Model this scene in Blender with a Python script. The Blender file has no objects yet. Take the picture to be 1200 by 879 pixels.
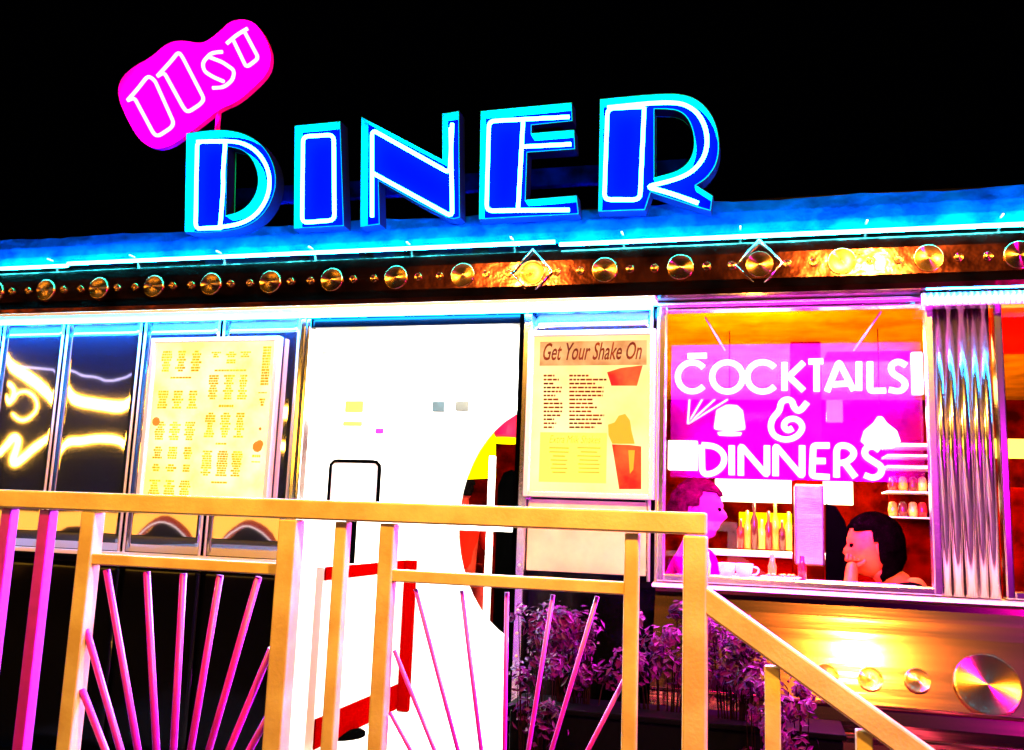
import bpy, bmesh, math, random
from mathutils import Vector, Matrix
from mathutils.geometry import tessellate_polygon
random.seed(7)
S = bpy.context.scene
COL = S.collection
R = math.radians

# ------------------------------------------------------------------ camera, world, lights, exposure
CAM = Vector((0.0, -3.7278, 1.6))
F, CX, CY = 1070.924, 600.0, 439.5
RM = Matrix(((0.96520747, 0.00573656, 0.26142232),
             (0.25890965, -0.1609428, -0.95239866),
             (0.03661054, 0.98694706, -0.15682845)))
cd = bpy.data.cameras.new('camera'); cam = bpy.data.objects.new('camera', cd); COL.objects.link(cam)
cd.sensor_width = 36.0; cd.lens = F / 1200 * 36.0; cd.clip_end = 500; cd.clip_start = 0.02
cam.matrix_world = Matrix.Translation(CAM) @ RM.to_4x4()
S.camera = cam
w = bpy.data.worlds.new('World'); S.world = w; w.use_nodes = True
w.node_tree.nodes['Background'].inputs[0].default_value = (0.1, 0.1, 0.25, 1)
w.node_tree.nodes['Background'].inputs[1].default_value = 0.0006
S.view_settings.view_transform = 'Standard'; S.view_settings.look = 'None'
S.view_settings.exposure = 0.35; S.view_settings.gamma = 1
S.cycles.use_denoising = True
S.cycles.max_bounces = 6; S.cycles.sample_clamp_indirect = 8; S.cycles.caustics_reflective = False; S.cycles.caustics_refractive = False

def lamp(name, kind, loc, power, col, size=0.1, rot=(0, 0, 0), sy=None, spread=None):
    d = bpy.data.lights.new(name, kind); d.energy = power; d.color = col
    if kind == 'AREA':
        d.size = size
        if sy: d.shape = 'RECTANGLE'; d.size_y = sy
        if spread: d.spread = spread
    else: d.shadow_soft_size = size
    o = bpy.data.objects.new(name, d); o.location = loc; o.rotation_euler = rot; COL.objects.link(o); return o
# sodium street lamp on the pavement behind the camera
lamp('street_lamp_light', 'POINT', (0.60, -2.2, 3.29), 640, (1, 0.40, 0.05), 0.06)
lamp('street_lamp_light', 'POINT', (-1.49, -2.2, 3.29), 230, (1, 0.40, 0.05), 0.05)
# added unseen light right of the steps, turns rail sides and bars magenta
lamp('added_pink_light', 'POINT', (1.6, -1.66, 1.9), 190, (1, 0.0, 1), 0.12)
# ceiling panels in the bright entrance and warm dining room lights
lamp('entrance_ceiling_light', 'AREA', (-1.45, 0.62, 2.5), 130, (1, 0.97, 0.88), 0.8, (0, 0, 0))
lamp('dining_ceiling_light', 'AREA', (0.35, 1.1, 2.52), 120, (1, 0.42, 0.08), 0.7, (0, 0, 0))
lamp('dining_rear_light', 'AREA', (1.0, 2.6, 2.52), 130, (1, 0.40, 0.07), 0.9, (0, 0, 0))
lamp('counter_light', 'AREA', (0.1, 2.1, 2.3), 50, (1, 0.85, 0.5), 0.4, (0, 0, 0))

lamp('booth_face_light', 'POINT', (-0.02, 0.50, 2.25), 26, (1, 0.42, 0.03), 0.05)  # added warm light for the right diner's face, no pendant hangs here
# ------------------------------------------------------------------ helpers
def W(px, py, y=0.0):
    r = RM @ Vector((px - CX, -(py - CY), -F)); t = (y - CAM.y) / r.y
    return CAM + r * t
def mat(name, col, rough=0.5, metal=0.0, emit=None, es=1.0, var=0.0, vs=12.0, bump=0.0, bs=20.0, spec=0.5, aniso=0.0, stretch=(1, 1, 1), col2=None):
    m = bpy.data.materials.new(name); m.use_nodes = True; n = m.node_tree; b = n.nodes['Principled BSDF']
    b.inputs['Base Color'].default_value = (*col, 1); b.inputs['Roughness'].default_value = rough
    b.inputs['Metallic'].default_value = metal; b.inputs['Specular IOR Level'].default_value = spec
    if emit: b.inputs['Emission Color'].default_value = (*emit, 1); b.inputs['Emission Strength'].default_value = es
    tc = n.nodes.new('ShaderNodeTexCoord'); mp = n.nodes.new('ShaderNodeMapping'); mp.inputs['Scale'].default_value = stretch
    n.links.new(tc.outputs['Object'], mp.inputs[0])
    if var or col2:
        no = n.nodes.new('ShaderNodeTexNoise'); no.inputs['Scale'].default_value = vs; no.inputs['Detail'].default_value = 5
        n.links.new(mp.outputs[0], no.inputs['Vector'])
        cr = n.nodes.new('ShaderNodeValToRGB'); cr.color_ramp.elements[0].position = 0.35; cr.color_ramp.elements[1].position = 0.65
        c2 = col2 or tuple(c * (1 - var) for c in col)
        cr.color_ramp.elements[0].color = (*c2, 1); cr.color_ramp.elements[1].color = (*col, 1)
        n.links.new(no.outputs['Fac'], cr.inputs[0]); n.links.new(cr.outputs[0], b.inputs['Base Color'])
        if emit and not metal: n.links.new(cr.outputs[0], b.inputs['Emission Color'])
    if bump:
        no = n.nodes.new('ShaderNodeTexNoise'); no.inputs['Scale'].default_value = bs; no.inputs['Detail'].default_value = 3
        n.links.new(mp.outputs[0], no.inputs['Vector'])
        bp = n.nodes.new('ShaderNodeBump'); bp.inputs['Strength'].default_value = bump; bp.inputs['Distance'].default_value = 0.02
        n.links.new(no.outputs['Fac'], bp.inputs['Height']); n.links.new(bp.outputs[0], b.inputs['Normal'])
    if aniso:
        b.inputs['Anisotropic'].default_value = aniso
        b.inputs['Anisotropic Rotation'].default_value = 0.25; tg = n.nodes.new('ShaderNodeTangent'); tg.direction_type = 'RADIAL'; tg.axis = 'Y'
        n.links.new(tg.outputs[0], b.inputs['Tangent'])
    return m
def glow(name, rgb):
    m = bpy.data.materials.new(name); m.use_nodes = True; n = m.node_tree; n.nodes.clear()
    e = n.nodes.new('ShaderNodeEmission'); o = n.nodes.new('ShaderNodeOutputMaterial')
    mx = max(rgb); e.inputs[0].default_value = (*[c / mx for c in rgb], 1); e.inputs[1].default_value = mx
    n.links.new(e.outputs[0], o.inputs[0]); return m
def pane_mat(name, tint=(1, 1, 1), refl=0.05, frost=0.0, fcol=(1, 1, 1)):
    m = bpy.data.materials.new(name); m.use_nodes = True; n = m.node_tree; n.nodes.clear()
    o = n.nodes.new('ShaderNodeOutputMaterial'); t = n.nodes.new('ShaderNodeBsdfTransparent'); t.inputs[0].default_value = (*tint, 1)
    g = n.nodes.new('ShaderNodeBsdfGlossy'); g.inputs['Roughness'].default_value = 0.02
    mx = n.nodes.new('ShaderNodeMixShader'); mx.inputs[0].default_value = refl
    n.links.new(t.outputs[0], mx.inputs[1]); n.links.new(g.outputs[0], mx.inputs[2]); last = mx
    if frost:
        d = n.nodes.new('ShaderNodeBsdfDiffuse'); d.inputs[0].default_value = (*fcol, 1)
        tr = n.nodes.new('ShaderNodeBsdfTranslucent'); tr.inputs[0].default_value = (*fcol, 1)
        a = n.nodes.new('ShaderNodeMixShader'); a.inputs[0].default_value = 0.5
        n.links.new(d.outputs[0], a.inputs[1]); n.links.new(tr.outputs[0], a.inputs[2])
        f = n.nodes.new('ShaderNodeMixShader'); f.inputs[0].default_value = frost
        n.links.new(mx.outputs[0], f.inputs[1]); n.links.new(a.outputs[0], f.inputs[2]); last = f
    n.links.new(last.outputs[0], o.inputs[0]); return m

def obj(name, bm, m, parent=None, smooth=False):
    me = bpy.data.meshes.new(name)
    bmesh.ops.recalc_face_normals(bm, faces=bm.faces)
    if smooth:
        for f in bm.faces: f.smooth = True
    bm.to_mesh(me); bm.free(); me.materials.append(m)
    o = bpy.data.objects.new(name, me); COL.objects.link(o); o.parent = parent; return o
def tag(o, label=None, cat=None, group=None, kind=None):
    if label: o['label'] = label
    if cat: o['category'] = cat
    if group: o['group'] = group
    if kind: o['kind'] = kind
    return o
def thing(name, label, cat, group=None, loc=(0, 0, 0)):
    o = bpy.data.objects.new(name, None); COL.objects.link(o); o.location = loc
    o.empty_display_size = 0.1
    return tag(o, label, cat, group)
def BM(): return bmesh.new()
def box(bm, x0, x1, y0, y1, z0, z1, bev=0.0):
    b = bmesh.new(); v = [b.verts.new((x, y, z)) for x in (x0, x1) for y in (y0, y1) for z in (z0, z1)]
    for q in ((0, 1, 3, 2), (4, 6, 7, 5), (0, 4, 5, 1), (2, 3, 7, 6), (0, 2, 6, 4), (1, 5, 7, 3)): b.faces.new([v[i] for i in q])
    if bev: bmesh.ops.bevel(b, geom=b.edges[:], offset=bev, segments=2, affect='EDGES', profile=0.5)
    merge(bm, b); return bm
def merge(bm, b, M=None):
    mp = {}
    for v in b.verts: mp[v] = bm.verts.new(M @ v.co if M else v.co)
    for f in b.faces:
        try: g = bm.faces.new([mp[v] for v in f.verts]); g.smooth = f.smooth
        except ValueError: pass
    b.free()
def beam(bm, p, q, wd, dp, bev=0.004, up=Vector((0, 1, 0))):
    p, q = Vector(p), Vector(q); d = (q - p); L = d.length; d.normalize()
    s = d.cross(up).normalized(); u = s.cross(d)
    b = bmesh.new(); box(b, -wd / 2, wd / 2, -dp / 2, dp / 2, 0, L, bev)
    M = Matrix.Translation(p) @ Matrix((s, u, d)).transposed().to_4x4()
    if M.to_3x3().determinant() < 0: M = Matrix.Translation(p) @ Matrix((-s, u, d)).transposed().to_4x4()
    merge(bm, b, M); return bm
def smooth_path(pts, it=2, closed=False, cut=0.25):
    pts = [Vector(p) for p in pts]
    for _ in range(it):
        out = [] if closed else [pts[0]]
        n = len(pts); rng = range(n) if closed else range(n - 1)
        for i in rng:
            a, b = pts[i], pts[(i + 1) % n]; out += [a.lerp(b, cut), a.lerp(b, 1 - cut)]
        if not closed: out.append(pts[-1])
        pts = out
    return pts
def soft(pts, closed=True, lim=48, it=2):
    pts = [Vector((p[0], p[1])) for p in pts]
    for _ in range(it):
        out = []; n = len(pts)
        for i in range(n):
            if not closed and i in (0, n - 1): out.append(pts[i]); continue
            a, p, b = pts[i - 1], pts[i], pts[(i + 1) % n]
            if (p - a).angle(b - p, 0) < R(lim) and (p - a).angle(b - p, 0) > R(2): out += [p.lerp(a, .25), p.lerp(b, .25)]
            else: out.append(p)
        pts = out
    return [tuple(p) for p in pts]
def rounded(pts, d=.02, closed=False):
    pts = [Vector(p) for p in pts]; n = len(pts); out = []
    for i in range(n):
        if not closed and i in (0, n - 1): out.append(pts[i]); continue
        p, a, b = pts[i], pts[i - 1], pts[(i + 1) % n]; la, lb = (a - p).length, (b - p).length
        s0 = p + (a - p) * min(d, la * .48) / la; s1 = p + (b - p) * min(d, lb * .48) / lb
        for k in range(5): t = k / 4; out.append(s0 * (1 - t) ** 2 + p * 2 * t * (1 - t) + s1 * t * t)
    return out
def tube(bm, pts, r, closed=False, seg=8, taper=None):
    pts = [Vector(p) for p in pts]
    q = [pts[0]]
    for p in pts[1:]:
        if (p - q[-1]).length > 1e-5: q.append(p)
    pts = q; n = len(pts)
    if closed and (pts[0] - pts[-1]).length < 1e-5: pts.pop(); n -= 1
    rings = []; up = None
    for i in range(n):
        if closed: t = pts[(i + 1) % n] - pts[i - 1]
        else: t = pts[min(i + 1, n - 1)] - pts[max(i - 1, 0)]
        t.normalize()
        if up is None: up = t.orthogonal().normalized()
        up = (up - t * up.dot(t)).normalized(); s = t.cross(up)
        rr = r if taper is None else r * (taper[0] + (taper[1] - taper[0]) * i / max(n - 1, 1))
        rings.append([bm.verts.new(pts[i] + (up * math.cos(a) + s * math.sin(a)) * rr) for a in [2 * math.pi * k / seg for k in range(seg)]])
    for i in range(n if closed else n - 1):
        A, B = rings[i], rings[(i + 1) % n]
        off = 0
        if closed and i == n - 1:
            off = min(range(seg), key=lambda k: (A[0].co - B[k].co).length)
        for k in range(seg):
            f = bm.faces.new((A[k], A[(k + 1) % seg], B[(k + 1 + off) % seg], B[(k + off) % seg])); f.smooth = True
    if not closed: bm.faces.new(rings[0][::-1]); bm.faces.new(rings[-1])
    return bm
def extrude_poly(bm, outer, holes, y0, y1):
    """solid between planes y0 and y1 from polygons given as (x, z) lists"""
    loops = [outer] + holes
    flat = [p for l in loops for p in l]
    tris = tessellate_polygon([[Vector((p[0], p[1], 0)) for p in l] for l in loops])
    va = [bm.verts.new((p[0], y0, p[1])) for p in flat]; vb = [bm.verts.new((p[0], y1, p[1])) for p in flat]
    for t in tris:
        try: bm.faces.new([va[i] for i in t]); bm.faces.new([vb[i] for i in t][::-1])
        except ValueError: pass
    k = 0
    for l in loops:
        m = len(l)
        for i in range(m):
            a, b = k + i, k + (i + 1) % m; bm.faces.new((va[a], va[b], vb[b], vb[a]))
        k += m
    return bm
def rim(bm, loop, y0, y1, th=0.004):
    """thin upright wall following a closed (x, z) loop"""
    n = len(loop); P = [Vector((p[0], p[1])) for p in loop]; off = []
    area = sum(P[i].x * P[(i + 1) % n].y - P[(i + 1) % n].x * P[i].y for i in range(n)); sg = 1 if area > 0 else -1
    for i in range(n):
        a = (P[i] - P[i - 1]).normalized(); b = (P[(i + 1) % n] - P[i]).normalized(); t = (a + b)
        t = t.normalized() if t.length > 1e-4 else a
        off.append(P[i] + Vector((t.y, -t.x)) * sg * th)
    q = [[bm.verts.new((v.x, y, v.y)) for v in lp] for lp in (P, off) for y in (y0, y1)]
    for i in range(n):
        j = (i + 1) % n
        for A, B in ((q[0], q[1]), (q[2], q[3]), (q[0], q[2]), (q[1], q[3])): bm.faces.new((A[i], A[j], B[j], B[i]))
def xz(pts, y): return [(W(a, b, y).x, W(a, b, y).z) for a, b in pts]
def lathe(bm, prof, c, seg=24, axis='Z'):
    rings = []
    for r, h in prof:
        rings.append([bm.verts.new(((c[0] + r * math.cos(a), c[1] + r * math.sin(a), c[2] + h) if axis == 'Z' else (c[0] + r * math.cos(a), c[1] + h, c[2] + r * math.sin(a)))) for a in [2 * math.pi * k / seg for k in range(seg)]])
    for A, B in zip(rings, rings[1:]):
        for k in range(seg): f = bm.faces.new((A[k], A[(k + 1) % seg], B[(k + 1) % seg], B[k])); f.smooth = True
    bm.faces.new(rings[0]); bm.faces.new(rings[-1]); return bm
def text_mesh(s, shear=0.0, ext=0.0, bold=0.0):
    c = bpy.data.curves.new('t', 'FONT'); c.body = s; c.shear = shear; c.offset = bold; c.resolution_u = 3
    o = bpy.data.objects.new('t', c); COL.objects.link(o); bpy.context.view_layer.update()
    me = bpy.data.meshes.new_from_object(o.evaluated_get(bpy.context.evaluated_depsgraph_get()))
    bpy.data.objects.remove(o); b = bmesh.new(); b.from_mesh(me); return b
def put_text(bm, s, x0, x1, z, y, height=None, shear=0.0, bold=0.0):
    b = text_mesh(s, shear, bold=bold); xs = [v.co.x for v in b.verts]; ys = [v.co.y for v in b.verts]
    sx = (x1 - x0) / (max(xs) - min(xs)); sy = height / (max(ys) - min(ys)) if height else sx
    for v in b.verts: v.co = Vector((x0 + (v.co.x - min(xs)) * sx, y, z + v.co.y * sy))
    merge(bm, b)

# ------------------------------------------------------------------ materials
M = {}
M['panel'] = mat('polished_panel', (0.86, 0.87, 0.9), 0.03, 1, bump=0.006, bs=3.2)
M['dark_panel'] = mat('dark_enamel', (0.001, 0.001, 0.002), 0.12, 0, bump=0.02, bs=5, spec=0.12)
M['chrome'] = mat('satin_chrome', (0.92, 0.92, 0.94), 0.22, 1, bump=0.03, bs=40)
M['chrome_sharp'] = mat('bright_chrome', (0.95, 0.95, 0.95), 0.15, 1, bump=0.05, bs=9, stretch=(1, 1, 0.35))
M['trim'] = mat('white_metal_trim', (0.88, 0.88, 0.9), 0.35, 0)
M['fascia'] = mat('stained_steel_fascia', (0.34, 0.085, 0.06), 0.14, 1, var=0.8, vs=9, bump=0.16, bs=11)
M['skirt'] = mat('brushed_steel_skirt', (0.85, 0.28, 0.18), 0.115, 1, var=0.6, vs=3, bump=0.07, bs=3, stretch=(0.3, 1, 7))
M['disc'] = mat('spun_metal_disc', (0.5, 0.29, 0.11), 0.26, 1, aniso=1.0)
M['roof'] = mat('neon_blue_parapet', (0.0, 0.06, 0.5), 0.9, 0, col2=(0.0, 0.02, 0.22), vs=8, bump=0.5, bs=22, spec=0)  # the neon line's blue glow is put into the parapet colour, blotched at random
M['can_in'] = mat('blue_enamel_letter', (0.0, 0.002, 0.7), 0.8, spec=0.0)
M['can_rim'] = mat('pale_blue_rim', (0.0, 0.55, 0.9), 0.7, spec=0.0)
M['can_out'] = mat('navy_letter_skin', (0.0, 0.002, 0.06), 0.6, spec=0.1)
M['blue_tube'] = glow('blue_white_neon', (1.6, 26, 80))
M['line_tube'] = glow('blue_line_neon', (2, 130, 190))
M['lip_tube'] = glow('cold_white_neon', (1.3, 60, 200))
M['pink_tube'] = glow('pink_neon', (64, 1.15, 62))
M['pink_tube2'] = glow('hot_pink_neon', (430, 1.5, 430))
M['yellow_far'] = glow('yellow_neon', (30, 14, 1.2))
M['white_far'] = glow('violet_white_neon', (1.2, 1.0, 1.6))
M['pinkboard'] = mat('pink_sign_board', (0.75, 0.0, 0.55), 0.9, spec=0.0)
M['rail'] = mat('weathered_rail_paint', (0.88, 0.80, 0.38), 0.35, 0, col2=(.68, .54, .22), vs=9, bump=0.05, bs=120, spec=0.5)
M['bars'] = mat('neon_pink_bars', (0.6, 0.004, 0.95), 0.4, 0, var=0.2, vs=30, spec=0.6)  # pink neon light put into the colour of bars and left posts
M['frame_white'] = mat('white_case_frame', (0.85, 0.82, 0.86), 0.4, 0)
M['glass'] = pane_mat('window_glass', (1, 1, 1), 0.04)
M['haze'] = pane_mat('neon_haze_acrylic', (1, 0.85, 1), 0.02, 0.034, (1, 0.0, 1))  # added sheet with the neon's magenta bloom put into its colour
M['white'] = mat('white_plaster', (0.85, 0.85, 0.83), 0.6)
M['red'] = mat('red_vinyl', (0.12, 0.0, 0.0), 0.6, spec=0.0)
M['black'] = mat('black_plastic', (0.0003, 0.0003, 0.0003), 0.6, spec=0.0)
M['wire'] = mat('pale_wire', (0.7, 0.7, 0.7), 0.4)
M['leaf'] = mat('leaf', (0.10, 0.0003, 0.085), 0.4, var=0.9, vs=9, spec=0.08)  # leaf colour carries the pink neon light
M['stem'] = mat('stem', (0.012, 0.004, 0.004), 0.9, spec=0)
M['pot'] = mat('black_planter', (0.0006, 0.0006, 0.0008), 0.7, spec=0.03)
M['pave'] = mat('dark_pavement', (0.05, 0.05, 0.05), 0.8, var=0.4, bump=0.3, bs=40)
M['concrete'] = mat('concrete', (0.22, 0.2, 0.18), 0.85, var=0.3, bump=0.3, bs=30)

def add_lobe(m, rough, fac):
    n = m.node_tree; b = n.nodes['Principled BSDF']; o = n.nodes['Material Output']
    g = n.nodes.new('ShaderNodeBsdfGlossy'); g.inputs['Roughness'].default_value = rough; g.inputs[0].default_value = (.9, .9, .9, 1)
    x = n.nodes.new('ShaderNodeMixShader'); x.inputs[0].default_value = fac
    n.links.new(b.outputs[0], x.inputs[1]); n.links.new(g.outputs[0], x.inputs[2]); n.links.new(x.outputs[0], o.inputs[0])
def add_blue(m, fac):   # blue diffuse layer, puts the lip neon's glow into the panel colour
    n = m.node_tree; o = n.nodes['Material Output']; l = o.inputs[0].links[0].from_socket
    d = n.nodes.new('ShaderNodeBsdfDiffuse'); d.inputs[0].default_value = (0.0, .16, .95, 1)
    x = n.nodes.new('ShaderNodeMixShader'); x.inputs[0].default_value = fac
    n.links.new(l, x.inputs[1]); n.links.new(d.outputs[0], x.inputs[2]); n.links.new(x.outputs[0], o.inputs[0])
add_lobe(M['panel'], .48, .018)
add_blue(M['panel'], .03)
add_lobe(M['skirt'], .30, .015)
M['cream'] = mat('pale_reflection', (0.9, 0.85, 0.65), 0.3, 0, var=.25, vs=7)
# ------------------------------------------------------------------ ground
b = BM(); box(b, -80, 80, -80, 80, -0.1, 0.0); tag(obj('ground', b, M['pave']), kind='structure')
b = BM(); box(b, -3.6, -0.1, -1.62, -0.30, 0.0, 0.45, 0.01); tag(obj('landing', b, M['concrete']), kind='structure')
b = BM()
for k in range(2): box(b, -0.098 + 0.32 * k, -0.098 + 0.32 * (k + 1) - .002, -1.62, -0.62, 0.0, 0.45 - 0.15 * (k + 1), 0.006)
tag(obj('steps', b, M['concrete']), kind='structure')

# ------------------------------------------------------------------ the diner building
D = thing('diner_building', 'shiny steel fronted roadside diner with neon edged roofline and open lit doorway', 'building')
ZT, ZB, ZS = 2.50, 2.49, 1.38
LX, RX = -4.6, 2.6
seams = [-4.15, -3.715, -3.33, -2.88, -2.45, -2.03]
# panels of the left wall, gently pillowed
def pillow(x0, x1, z0, z1, m, name='wall_panel', bulge=0.0012, y=0.0):
    b = BM(); n = 14; vs = [[b.verts.new((x0 + (x1 - x0) * i / n, y - bulge * math.sin(math.pi * i / n) ** .5 * math.sin(math.pi * j / n) ** .5, z0 + (z1 - z0) * j / n)) for j in range(n + 1)] for i in range(n + 1)]
    for i in range(n):
        for j in range(n): b.faces.new((vs[i][j], vs[i + 1][j], vs[i + 1][j + 1], vs[i][j + 1]))
    bk = [b.verts.new(p) for p in ((x0, y + .02, z0), (x1, y + .02, z0), (x1, y + .02, z1), (x0, y + .02, z1))]; b.faces.new(bk)
    for e, q in (([vs[i][0] for i in range(n + 1)], (bk[0], bk[1])), ([vs[i][n] for i in range(n + 1)], (bk[3], bk[2])), (vs[0], (bk[0], bk[3])), (vs[n], (bk[1], bk[2]))):
        b.faces.new(e + [q[1], q[0]])
    return obj(name, b, m, D, True)
for a, c in zip(seams, seams[1:]):
    pillow(a + .018, c - .018, ZS + .012, ZB, M['panel'])
pillow(-0.945, -0.425, ZS + .012, ZB, M['panel'])
b = BM(); box(b, -.93, -.44, -.012, -.004, 1.40, 1.69, .003); obj('pale_reflection_panel', b, M['cream'], D)  # added pale sheet standing in for a warm reflection in the steel
for x in seams:
    for d in (-.014, .014):
        b = BM(); tube(b, [(x + d, -.008, ZS), (x + d, -.008, ZB)], .006); obj('seam_trim', b, M['trim'], D)
for x in (-0.962, -0.40, -0.43):
    b = BM(); tube(b, [(x, -.012, ZS), (x, -.012, ZB)], .007); obj('seam_trim', b, M['trim'], D)
# backing wall behind the panels with door and window openings
b = BM()
box(b, LX, -2.035, .022, .10, .0, 2.95); box(b, -0.955, -0.40, .022, .10, .0, 2.95)
box(b, -2.035, -0.955, .022, .10, 2.475, 2.95); box(b, -2.035, -0.955, .022, .10, .0, .548)
box(b, -0.40, .645, .022, .10, 0, 1.375); box(b, -0.40, .645, .022, .10, 2.505, 2.95)
box(b, .645, .835, .022, .10, 0, 2.95); box(b, .835, RX, .022, .10, 0, 1.375); box(b, .835, RX, .022, .10, 2.505, 2.95)
obj('wall', b, M['dark_panel'], D)
# lower wall left: dark enamel panels with flutes
for a, c in zip(seams, seams[1:]):
    pillow(a + .004, c - .004, .46, ZS - .02, M['dark_panel'], 'lower_wall_panel', .004)
b = BM(); box(b, LX, -2.04, -.03, .02, ZS - .012, ZS + .008, .003); obj('sill_trim', b, M['trim'], D)
b = BM(); box(b, -.95, -.36, -.012, .02, ZS - .03, ZS - .002, .003); obj('sill_trim', b, M['dark_panel'], D)
# fascia, bulging
def profile(name, prof, x0, x1, m, nseg=1, smooth=True):
    b = BM(); rows = [[b.verts.new((x0 + (x1 - x0) * i / nseg, p[0], p[1])) for p in prof] for i in range(nseg + 1)]
    n = len(prof)
    for A, B in zip(rows, rows[1:]):
        for k in range(n): b.faces.new((A[k], A[(k + 1) % n], B[(k + 1) % n], B[k]))
    b.faces.new(rows[0]); b.faces.new(rows[-1][::-1])
    return obj(name, b, m, D, False)
profile('fascia', [(.02, 2.505), (-.16, 2.505), (-.165, 2.525), (-.150, 2.565), (-.147, 2.62), (-.145, 2.67), (-.135, 2.715), (-.11, 2.755), (.02, 2.755)], LX, RX, M['fascia'], 30)
# white ledge carrying the cold neon along the canopy bottom
b = BM(); box(b, LX, -0.40, -.165, -.002, 2.498, 2.5035, .001); box(b, LX, -0.40, -.170, -.160, 2.488, 2.5035, .003); obj('canopy_lip', b, M['trim'], D)
b = BM(); tube(b, [(LX, -.06, 2.484), (-0.42, -.06, 2.484)], .0115); obj('lip_neon', b, M['lip_tube'], D)
# parapet with blue neon line
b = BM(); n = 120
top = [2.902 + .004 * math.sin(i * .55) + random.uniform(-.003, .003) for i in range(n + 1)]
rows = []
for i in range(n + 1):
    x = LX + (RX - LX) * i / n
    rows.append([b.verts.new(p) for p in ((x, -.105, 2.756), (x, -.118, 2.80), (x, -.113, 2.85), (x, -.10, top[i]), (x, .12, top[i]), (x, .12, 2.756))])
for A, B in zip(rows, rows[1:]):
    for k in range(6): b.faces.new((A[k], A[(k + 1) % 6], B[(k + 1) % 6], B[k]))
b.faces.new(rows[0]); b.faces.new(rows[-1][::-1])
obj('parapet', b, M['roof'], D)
for pts in ([(0 - 200, 324), (79, 311)], [(80, 305), (650, 288)], [(656, 286), (1320, 258)]):
    p, q = W(*pts[0], -.15), W(*pts[1], -.15)
    zc = (p.z + q.z) / 2
    b = BM(); tube(b, [(p.x, -.15, zc), (q.x, -.15, zc)], .0085); obj('roof_neon', b, M['line_tube'], D)
for i in range(15):
    x = LX + .3 + i * .47; b = BM(); beam(b, (x, -.10, 2.779), (x, -.15, 2.779), .006, .006, 0, Vector((0, 0, 1))); obj('neon_bracket', b, M['trim'], D)
# spun discs and small bolts on the fascia
def disc(x, z, r, y=-.147, name='spun_disc', tilt=0.0):
    b = BM(); seg = 40
    prof = [(r * 1.0, 0.006), (r * 1.0, -.006), (r * .94, -.009), (r * .90, -.0065), (r * .10, -.0075), (r * .04, -.010)]
    lathe(b, prof, (0, 0, 0), seg, 'Y')
    o = obj(name, b, M['disc'], D); o.location = (x, y, z); o.rotation_euler = (tilt, 0, 0); return o
for k in range(-14, 8):
    x = .002 + .3045 * k; disc(x, 2.621, .052)
    for d in (.103, .2015): disc(x + d, 2.621, .016)
# pressed diamond frames round some discs
for k in (-3, 0):
    x = .002 + .3045 * k; b = BM()
    q = [(x - .085, -.158, 2.621), (x, -.15, 2.72), (x + .085, -.158, 2.621), (x, -.15, 2.525)]
    tube(b, q, .006, True, 6); obj('diamond_trim', b, M['chrome_sharp'], D)
# window with frame
def window(x0, x1, z0, z1, m, name='window'):
    b = BM(); t = .028
    box(b, x0, x0 + t, -.03, .03, z0, z1, .005); box(b, x1 - t, x1, -.03, .03, z0, z1, .005)
    box(b, x0 + t, x1 - t, -.03, .03, z1 - t, z1, .005); box(b, x0 + t, x1 - t, -.03, .03, z0, z0 + t, .005)
    f = obj(name, b, m, D)
    b = BM(); box(b, x0 + t + .002, x1 - t - .002, .008, .014, z0 + t + .002, z1 - t - .002); obj('pane', b, M['glass'], f); return f
window(-.397, .64, 1.385, 2.50, M['chrome'])
window(.85, 1.95, 1.385, 2.50, M['chrome_sharp'])
b = BM(); tube(b, [(-.42, -.075, 2.515), (.62, -.075, 2.515)], .009); tube(b, [(-.42, -.05, 2.497), (.62, -.05, 2.497)], .006); obj('head_trim', b, M['trim'], D)
profile('window_sill', [(.02, 1.384), (-.06, 1.376), (-.066, 1.366), (-.03, 1.36), (.02, 1.36)], -.41, RX, M['trim'], 4)
# fluted chrome column between the windows
b = BM()
for x, r in ((.658, .018), (.695, .022), (.738, .024), (.78, .018), (.815, .022)):
    tube(b, [(x, -.01, 1.385), (x, -.01, 2.50)], r, seg=20)
M['column'] = mat('column_chrome', (0.98, 0.95, 0.9), 0.16, 1, bump=0.12, bs=16, stretch=(1, 1, 0.3)); obj('fluted_column', b, M['column'], D)
b = BM(); box(b, .645, .832, -.012, .02, 1.386, 2.499); obj('column_core', b, M['chrome_sharp'], D)
b = BM()
for i in range(100):
    x = .60 + i * .02; tube(b, [(x, -.10, 2.452), (x, -.10, 2.50)], .0085, seg=8)
obj('ribbed_trim', b, M['trim'], D)
b = BM(); box(b, .59, 2.6, -.098, -.03, 2.452, 2.50); obj('ribbed_trim_core', b, M['chrome'], D)
b = BM(); tube(b, [(.60, -.15, 2.506), (2.6, -.15, 2.506)], .006); obj('lip_neon', b, M['lip_tube'], D)
# skirt under the window: steel sheet flaring outwards
pr = [(.02, 1.358), (-.02, 1.357), (-.026, 1.33), (-.040, 1.29), (-.060, 1.24), (-.094, 1.17), (-.138, 1.08), (-.172, 1.01), (-.19, .95), (-.196, .88), (-.19, .4), (.02, .4)]
profile('skirt', pr, -.40, RX, M['skirt'], 6)
b = BM(); 
for z, y in ((1.0, -.180), (.90, -.199)): box(b, -.40, RX, y - .008, y, z, z + .012, .003)
obj('skirt_strip', b, M['skirt'], D)
def skirt_disc(px, py, r):
    p = W(px, py, -.135); disc(p.x, p.z, r, -.134, 'spun_disc', R(-26))
skirt_disc(1157, 803, .108); skirt_disc(1075, 798, .043); skirt_disc(1020, 796, .043); skirt_disc(968, 792, .043)
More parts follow.
